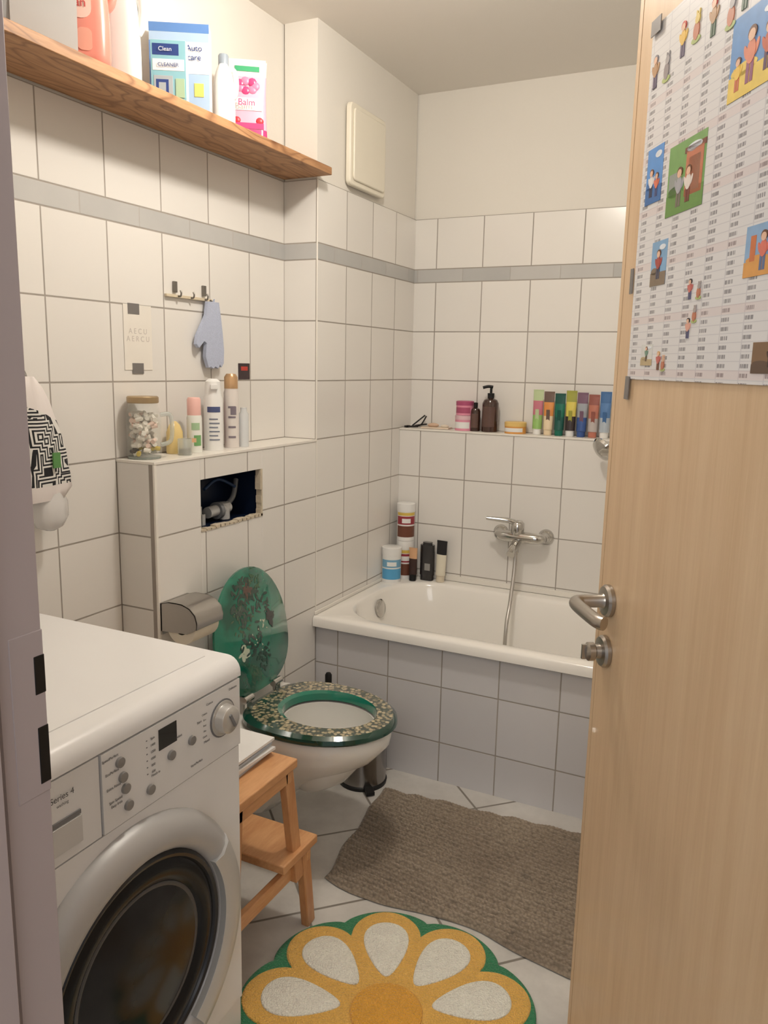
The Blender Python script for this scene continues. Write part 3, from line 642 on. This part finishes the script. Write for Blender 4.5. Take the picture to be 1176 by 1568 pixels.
for i in range(150):
    a=random.uniform(0,2*pi);q=.034*math.sqrt(random.random());z=.014+random.random()*.105
    m1=random.choice([tan,tan,tan,tan,pinks]) if z>.03 else random.choice([dkk,tan,tan,ylw]);p=Vector((jc[0]+q*math.cos(a),jc[1]+q*math.sin(a),ZL+z));dv=Vector((random.uniform(-1,1),random.uniform(-1,1),random.uniform(-.3,.3))).normalized()*.008
    j.cyl(p-dv,p+dv,.006,m1,seg=10)
j.done()
ZL2=ZL+.0003
g=B('small_glass_jar');gc=(.085,-1.422,ZL2);g.lathe([(0,0),(.019,0),(.020,.003),(.020,.045)],mat('glass_handle',(214,222,216)),gc,cap=False);g.lathe([(0,.004),(.0165,.004),(.0165,.018),(0,.018)],m_('jar_contents',(150,140,130)),gc);g.done()
g=B('yellow_soap_bottle');gc=(.035,-1.405,ZL2);g.lathe([(0,0),(.026,0),(.028,.004),(.027,.06),(.018,.08),(.006,.09),(0,.09)],m_('yellow_translucent',(230,204,140),.2),gc,sx=.7);g.done()
dm=m_('deo_body_white',(236,236,228));dp=m_('deo_cap_pink',(240,190,180))
def arc_lab(b,c,r,z0,z1,a0_,a1_,m,n=8):
    b.loft([[(c[0]+(r+.0006)*math.cos(a0_+(a1_-a0_)*i/n),c[1]+(r+.0006)*math.sin(a0_+(a1_-a0_)*i/n),c[2]+z) for i in range(n+1)] for z in (z0,z1)],m,closed=False)
FA=-.75
c=(.062,-1.352,ZL2)
def ex(b):
    arc_lab(b,c,.0215,.02,.05,FA-.2,FA+.8,greenp);arc_lab(b,c,.0215,.065,.085,FA-.5,FA+.6,m_('label_soft_green',(170,200,160)));arc_lab(b,c,.0215,.03,.042,FA-.5,FA+.1,m_('label_peach2',(240,190,150)))
can('deodorant_spray',c,[(0,0,dm),(.0215,0,dm),(.0215,.098,dm),(.0195,.106,dp),(.0195,.150,dp),(.016,.156,dp),(0,.157,dp)],None,extra=ex)
c2=(.066,-1.270,ZL2)
def ex(b):
    for i in range(6): arc_lab(b,c2,.028,.03+i*.012,.034+i*.012,FA-.6,FA+.5-.2*(i%2),lab)
    arc_lab(b,c2,.028,.112,.128,FA-.8,FA+.6,m_('navy_label',(80,90,130)))
    b.cbox((c2[0]+.012,c2[1]-.012,ZL+.185),(.026,.02,.012),wpl,(0,0,FA))
can('white_spray_can',c2,[(0,0,wpl),(.028,0,wpl),(.028,.148,wpl),(.025,.158,wpl),(.024,.165,wpl),(.022,.20,wpl),(.012,.208,wpl),(0,.208,wpl)],None,extra=ex)
c3=(.062,-1.178,ZL2);gw=m_('hairspray_body',(226,218,212))
def ex(b):
    for i in range(4): arc_lab(b,c3,.0225,.03+i*.03,.036+i*.03,FA-.6,FA+.4,m_('hair_label',(130,120,130)))
    arc_lab(b,c3,.0225,.10,.125,FA-.3,FA+.5,m_('hair_label',(130,120,130)))
can('hairspray_can',c3,[(0,0,gw),(.0225,0,gw),(.0225,.165,gw),(.020,.175,gw),(.0205,.178,goldp),(.0205,.212,goldp),(.014,.222,goldp),(0,.223,goldp)],None,extra=ex)
c4=(.03,-1.215,ZL2);rdb=m_('dark_red_plastic',(110,40,46))
can('dark_bottle',c4,[(0,0,rdb),(.014,0,rdb),(.014,.14,rdb),(.010,.15,bk),(.010,.175,bk),(0,.176,bk)],None)
c5=(.078,-1.138,ZL2);clb=m_('clear_bottle_plastic',(228,231,233),.15,alpha=.7)
can('clear_bottle',c5,[(0,0,clb),(.015,0,clb),(.015,.10,clb),(.010,.108,clb),(.010,.12,wpl),(0,.121,wpl)],None)
# back ledge
YL=-.056
def jar(name,x,r,h,m,lidm,z=ZL2,lh=.018,y=YL,label=None):
    c=(x,y,z)
    def ex(b):
        if label: arc_lab(b,c,r,h*.15,(h-lh)*.8,-pi/2-1.0,-pi/2+1.0,label)
    can(name,c,[(0,0,m),(r,0,m),(r,h-lh,m),(r+.001,h-lh,lidm),(r+.001,h-.002,lidm),(r-.003,h,lidm),(0,h,lidm)],None,extra=ex)
dkp=m_('magenta_label',(170,80,110))
jar('pink_cream_jar',.397,.037,.062,m_('pink_jar',(228,150,172)),m_('pink_jar_lid',(226,190,196)),label=wpl)
jar('pink_cream_jar',.399,.036,.058,m_('pink_jar',(228,150,172)),m_('magenta_lid',(176,80,116)),z=ZL2+.0625,label=dkp)
brn=m_('brown_bottle',(62,40,32),.15,coat=.5);bld=m_('dark_label',(96,72,64))
for nm,x,r,h,y in (('pump_bottle',.507,.033,.135,-.052),('brown_bottle',.447,.02,.095,-.06)):
    c=(x,y,ZL2)
    def ex(b,c=c,r=r,h=h,nm=nm):
        arc_lab(b,c,r,h*.15,h*.75,-pi/2-.9,-pi/2+.9,bld)
        if nm=='pump_bottle':
            b.cyl((c[0],c[1],ZL+h+.015),(c[0],c[1],ZL+h+.045),.005,bk);b.tube([(c[0]+.008,c[1],ZL+h+.045),(c[0]-.01,c[1]-.006,ZL+h+.047),(c[0]-.03,c[1]-.015,ZL+h+.042)],.006,bk)
    can(nm,c,[(0,0,brn),(r,0,brn),(r,h*.85,brn),(r*.8,h*.95,brn),(r*.4,h,bk),(r*.42,h+.02,bk),(0,h+.021,bk)],None,extra=ex)
jar('orange_cream_jar',.617,.043,.046,m_('orange_jar',(226,160,80)),m_('orange_jar_lid',(232,196,120)),label=wpl)
cols=[((200,120,135),(150,190,110),(190,206,160)),((226,150,80),(236,214,180),(110,90,80)),((24,110,90),(30,90,80),(20,80,70)),((222,204,96),(60,50,50),(160,160,70)),((160,165,172),(60,90,150),(120,90,110)),((190,120,100),(190,180,175),(150,90,80)),((90,130,180),(180,190,200),(70,110,160))]
for i,(ca,cb2,cc3) in enumerate(cols):
    x=.705+i*.0435;b=B('toothpaste_tube');H=.17-.006*(i%3);rings=[]
    for kz in range(9):
        q=kz/8;wx=.0185+.002*q;wy=.0165*(1-q)+.0012
        rings.append([(x+wx*math.cos(2*pi*j_/24),YL+wy*math.sin(2*pi*j_/24),ZL+.022+(H-.022)*q) for j_ in range(24)])
    ma=m_('tube_a%d'%i,ca);mb=m_('tube_b%d'%i,cb2);mc=m_('tube_c%d'%i,cc3)
    b.loft(rings[:4],mb);b.loft(rings[3:7],ma);b.loft(rings[6:],mc,caps=False);b.box(x-.0205,x+.0205,YL-.0012,YL+.0012,ZL+H-.002,ZL+H+.006,mc)
    b.lathe([(0,0.0003),(.015,0.0003),(.016,.003),(.016,.02),(.0185,.023)],[wpl,mb,ma][i%3],(x,YL,ZL),cap=False)
    b.cbox((x+.001,YL-.0135,ZL+.075),(.014,.001,.05),mc,(.085,0,0));b.done()
bb=B('hair_clip');cm=m_('clip_black',(35,32,32));bb.cbox((.19,-.05,ZL+.03),(.07,.012,.006),cm,(0,-.7,.3));bb.cbox((.20,-.045,ZL+.012),(.05,.012,.006),cm,(0,-.15,.2));bb.tube([(.165,-.05,ZL+.006),(.2,-.05,ZL+.012),(.225,-.05,ZL+.05)],.003,cm);bb.done()
bb=B('soap_dish');bb.cbox((.275,-.055,ZL+.004),(.12,.06,.006),m_('beige_soap',(226,208,188)),(0,0,.1));bb.ball((.26,-.055,ZL+.014),.016,m_('beige_soap2',(210,180,154)),sc_=(1.6,1,.6));bb.ball((.31,-.05,ZL+.011),.013,m_('soap_cream',(232,220,200)),sc_=(1.4,1,.6));bb.done()
bb=B('razor');bb.tube([(.15,-.075,ZL+.005),(.18,-.085,ZL+.006),(.205,-.092,ZL+.008)],.004,cm);bb.cbox((.148,-.075,ZL+.005),(.01,.035,.008),cm);bb.done()
# tub corner
ZR2=ZR+.0005
def lj(name,cc,r,h,z,body,lidm,l1,l2,ph=-1.1,l3=None):
    C3=(*cc,z)
    def ex(b):
        arc_lab(b,C3,r,h*.10,h*.40,ph-1.2,ph+1.2,l1,14);arc_lab(b,C3,r,h*.44,h*.66,ph-1.2,ph+1.2,l2,14)
        if l3: arc_lab(b,C3,r,h*.68,h*.76,ph-1.2,ph+1.2,l3,14)
        arc_lab(b,C3,r+.0004,h*.48,h*.60,ph-.5,ph+.5,wpl,6)
    can(name,C3,[(0,0,body),(r,0,body),(r,h*.78,body),(r+.0015,h*.78,lidm),(r+.0015,h*.985,lidm),(r-.003,h,lidm),(0,h,lidm)],None,extra=ex)
blue=m_('bath_salt_blue',(90,165,210));crim=m_('bath_salt_crimson',(150,50,60));dbr=m_('bath_salt_brown',(110,66,50));yl_=m_('label_yellow',(220,190,90))
lj('bath_salt_jar',(.168,-.240),.040,.148,ZR2,wpl,wpl,blue,m_('label_teal',(120,170,200)))
lj('bath_salt_jar',(.192,-.158),.036,.165,ZR2,wpl,wpl,dbr,crim,l3=yl_)
lj('bath_salt_jar',(.192,-.158),.037,.158,ZR2+.1655,wpl,wpl,dbr,crim,l3=yl_)
gb=m_('grey_bottle',(40,38,40),.2,coat=.4)
b=B('shampoo_bottle');b.rbox((.292,-.150,ZR+.088),(.062,.032,.13),.014,gb);b.rbox((.292,-.150,ZR+.0122),(.056,.03,.023),.012,gb);b.rbox((.292,-.150,ZR+.158),(.040,.026,.012),.01,gb);b.cbox((.299,-.1665,ZR+.06),(.025,.001,.03),m_('label_silver',(150,148,144)));b.done(bevel=.003)
def stand_tube(name,x,y,z,w_,h,mb,mcap,ml,rot=0):
    b=B(name);b.T=Matrix.Translation((x,y,z))@Matrix.Rotation(rot,4,'Y')
    rings=[[(w_/2*(1+.08*q/8)*math.cos(2*pi*j_/24),(w_*.38*(1-q/8)+.0015)*math.sin(2*pi*j_/24),.028+(h-.028)*q/8) for j_ in range(24)] for q in range(9)]
    b.loft(rings[:6],mb);b.loft(rings[5:],ml,caps=False);b.box(-w_*.54,w_*.54,-.0015,.0015,h-.002,h+.006,ml);b.lathe([(0,0),(w_*.42,0),(w_*.42,.026),(w_*.5,.029)],mcap,cap=False);b.done()
stand_tube('shower_gel_tube',.244,-.190,ZR2,.034,.135,m_('gel_dark',(60,40,35)),bk,m_('gel_orange',(216,170,130)))
stand_tube('hair_dye_tube',.352,-.150,ZR2+.001,.042,.17,m_('tube_cream',(230,222,202)),m_('cap_cream',(224,212,190)),m_('tube_black',(30,28,30)),.03)
# ---------------------------------------------------------------- shelf items
ZS=2.0365
def bottle(name,x,y,w_,d_,h,m,capm,labm,rotz=0,handle=False,capr=.02,neck=.8,labels=(),prof=None):
    b=B(name);b.T=Matrix.Translation((x,y,ZS))@Matrix.Rotation(rotz,4,'Z')
    R=[]
    for z,k_ in prof or ((0,.86),(h*.02,.97),(h*.08,1),(h*.3,1.0),(h*.45,.97),(h*.58,.93),(h*.68,.84),(h*.76,.70),(h*.82,.54),(h*.86,.40)):
        R.append([(px_*k_,py_*(k_ if k_>.9 else (k_+1)/2*.9),z) for px_,py_ in rrect(w_,d_,min(w_,d_)*.46,6)])
    b.loft(R,m,caps=True)
    b.lathe([(capr,h*.85),(capr,h*.98),(capr*.85,h),(0,h)],capm,cap=False)
    if handle: b.tube([(w_*.30,0,h*.80),(w_*.47,0,h*.78),(w_*.56,0,h*.64),(w_*.52,0,h*.48),(w_*.42,0,h*.42)],d_*.16,m)
    for (a0_,a1_,z0,z1,mm) in labels:
        cx=(a0_+a1_)/2*w_;cz=(z0+z1)/2*h;hw_=(a1_-a0_)/2*w_;hh_=(z1-z0)/2*h
        ox=rrect(hw_*2,hh_*2,min(hw_,hh_)*.7,5)
        b.loft([[(cx+p,-d_/2+.006,cz+q) for p,q in ox],[(cx+p,-d_/2-.0012,cz+q) for p,q in ox]],mm,caps=True)
    return b.done(ang=50)
wh3=m_('bottle_white',(238,236,232),.25)
fr1=math.radians(46)
b1=bottle('fabric_softener_bottle',.105,-1.765,.140,.072,.30,m_('softener_pink',(232,146,130),.25),m_('cap_pinkred',(226,110,110)),None,fr1,True,.022,labels=[(-.28,.22,.30,.50,m_('label_peach',(244,206,192))),(-.26,-.04,.08,.22,m_('label_rose',(222,104,92))),(.0,.22,.09,.24,m_('label_rose2',(240,170,150)))])
nx_,ny_=math.cos(fr1-pi/2),math.sin(fr1-pi/2)
text('clean',(.105+.0385*nx_-.004,-1.765+.0385*ny_-.004,ZS+.112),(math.cos(fr1),math.sin(fr1),0),(0,0,1),.026,m_('label_red',(200,70,70)),b1)
bottle('detergent_bottle',.105,-1.632,.088,.062,.28,wh3,wh3,None,.6,True,.02)
bottle('laundry_bottle',.05,-1.86,.05,.05,.24,wh3,wh3,None,.5,False,.016)
bottle('liquid_bottle',.125,-1.275,.060,.045,.185,wh3,m_('cap_greyblue',(150,160,170)),None,.6,True,.014)
def carton(name,x,y,w_,d_,h,rot,mf,ms,stripes,texts=()):
    b=B(name);b.T=Matrix.Translation((x,y,ZS))@Matrix.Rotation(rot,4,'Z')
    b.box(-w_/2,w_/2,-d_/2,d_/2,0,h,ms);b.box(-w_/2+.0005,w_/2-.0005,-d_/2-.0006,-d_/2,0.0005,h-.0005,mf)
    for i,(a0_,a1_,z0,z1,mm) in enumerate(stripes): b.box(w_*(a0_-.5),w_*(a1_-.5),-d_/2-.0010-.0003*i,-d_/2,h*z0,h*z1,mm)
    b.box(w_/2,w_/2+.0006,-d_*.35,d_*.3,h*.1,h*.7,m_('carton_side_print',(200,212,226)))
    T=b.T.copy();o=b.done(bevel=.0008)
    for s_,a_,z_,sz,mm in texts:
        p=T@Vector((w_*(a_-.5),-d_/2-.004,h*z_));text(s_,p,(math.cos(rot),math.sin(rot),0),(0,0,1),sz,mm,o)
    return o
bb1=m_('box_blue',(96,136,194));bb2=m_('box_lightblue',(172,196,222));bt1=m_('box_teal',(140,190,202));bw=m_('box_white',(234,236,238));nb=m_('box_navy',(48,68,130));gy=m_('box_greydrum',(170,178,184))
rr_=.55
carton('descaler_box',.085,-1.400,.15,.05,.215,rr_,bb2,bw,[(0,1,.90,1,bb1),(.5,1,.45,.8,bw),(0,.3,.1,.8,bb1),(.74,.9,.2,.35,m_('box_yellow',(220,204,110)))],[('Auto',.75,.70,.02,nb),('care',.75,.6,.02,nb)])
cb3=carton('washing_machine_cleaner_box',.118,-1.482,.085,.04,.145,rr_,bt1,bw,[(.05,.8,.76,.94,nb),(.05,.95,.52,.70,bw),(.08,.62,.06,.44,gy),(.14,.5,.12,.38,nb),(.22,.42,.17,.33,gy),(.7,.95,.1,.4,m_('box_sage',(170,196,164)))],[('Clean',.42,.82,.014,bw),('CLEANER',.5,.58,.012,nb)])
PS=1.13
b=B('refill_pouch');b.T=Matrix.Translation((.125,-1.168,ZS))@Matrix.Rotation(.62,4,'Z')@Matrix.Diagonal((PS,1,1.06,1));pkk=m_('pouch_pink',(238,178,198),.2);mag=m_('pouch_magenta',(206,70,124),.2)
R=[]
for kz in range(11):
    q=kz/10;w_=.098-.006*math.sin(pi*q);dd=.045*(1-q)**.7+.0015
    R.append([(px_,py_,.19*q) for px_,py_ in rrect(w_,max(dd,.003),min(.0014+dd*.3,dd*.49),4)])
b.loft(R[:2],mag,caps=False);b.loft(R[1:9],pkk);b.loft(R[8:],m_('pouch_clear',(226,216,212),.2),caps=False)
def pl_(x0,x1,z0,z1,m):
    q=(z0+z1)/2/.19;dd=.045*(1-q)**.7+.0015;b.cbox(((x0+x1)/2,-dd/2-.0012,(z0+z1)/2),(x1-x0,.0012,z1-z0),m,(-.10,0,0))
pl_(-.03,.03,.165,.178,m_('pouch_green',(60,160,110)));pl_(-.036,.036,.066,.098,wpl);pl_(-.03,.04,.02,.035,mag)
for i in range(7):
    a=i*.9;b.ball((.0+.02*math.cos(a),-.013,.128+.012*math.sin(a)),.009,mag if i%2 else m_('pouch_petal',(230,130,165)),seg=10,sc_=(1.2,.25,1.2))
b.box(-.046,.046,-.0015,.0015,.188,.196,m_('pouch_clear',(226,216,212),.2))
for sx_ in (-.026,.03): b.ball((sx_,-.019,.04),.010,m_('pouch_cherry',(206,60,70)),seg=12,sc_=(1,.4,1))
po2=b.done()
text('Balm',(.143,-1.197,ZS+.079),(math.cos(.62),math.sin(.62),0),(0,0,1),.024,mag,po2)
b=B('folded_papers')
for i in range(6): b.cbox((.08+.010*i,-1.945+.014*i,ZS+.078),(.009,.13,.15),m_('paper_pack%d'%(i%3),((214,210,204),(160,162,164),(190,188,186))[i%3],.5),(.0,.24-.04*i,-.5))
b.done()
# ---------------------------------------------------------------- lamp
LX,LY=.76,-1.5
lp=B('ceiling_lamp');lp.lathe([(.0,ZC),(.14,ZC),(.14,ZC-.012),(.13,ZC-.028),(.08,ZC-.040),(0,ZC-.044)],mat('lamp_opal_glass',(250,246,238),.3,var=0,emit=1.5),c=(LX,LY,0),cap=False);lp.done()
L=bpy.data.lights.new('room_light','POINT');L.energy=26.5;L.color=(1,.935,.845);L.shadow_soft_size=.05
lo=bpy.data.objects.new('room_light',L);lo.location=(LX,LY,2.375);sc.collection.objects.link(lo)
L=bpy.data.lights.new('hall_light','AREA');L.energy=16;L.color=(1,.98,.96);L.size=1.2
lo=bpy.data.objects.new('hall_light',L);lo.location=(1.5,-4.2,2.1);lo.rotation_euler=(math.radians(62),0,.05);sc.collection.objects.link(lo)
w=bpy.data.worlds.new('world');sc.world=w;w.use_nodes=True;w.node_tree.nodes['Background'].inputs[0].default_value=(.95,.96,1,1);w.node_tree.nodes['Background'].inputs[1].default_value=.40
# ---------------------------------------------------------------- camera
f,th,ph_,ro=1215.2632,.4545,.1824,.021
C=Vector((1.5523,-3.1551,1.4102))
r0=Vector((math.cos(th),math.sin(th),0));fh=Vector((-math.sin(th),math.cos(th),0));up=Vector((0,0,1))
fw=fh*math.cos(ph_)-up*math.sin(ph_);uc=up*math.cos(ph_)+fh*math.sin(ph_)
r=r0*math.cos(ro)+uc*math.sin(ro);u=-r0*math.sin(ro)+uc*math.cos(ro)
cd=bpy.data.cameras.new('camera');co=bpy.data.objects.new('camera',cd);sc.collection.objects.link(co)
M=Matrix((r,u,-fw)).transposed().to_4x4();M.translation=C;co.matrix_world=M
cd.sensor_fit='VERTICAL';cd.sensor_height=36;cd.lens=f/1568*36;cd.clip_start=.02
sc.camera=co
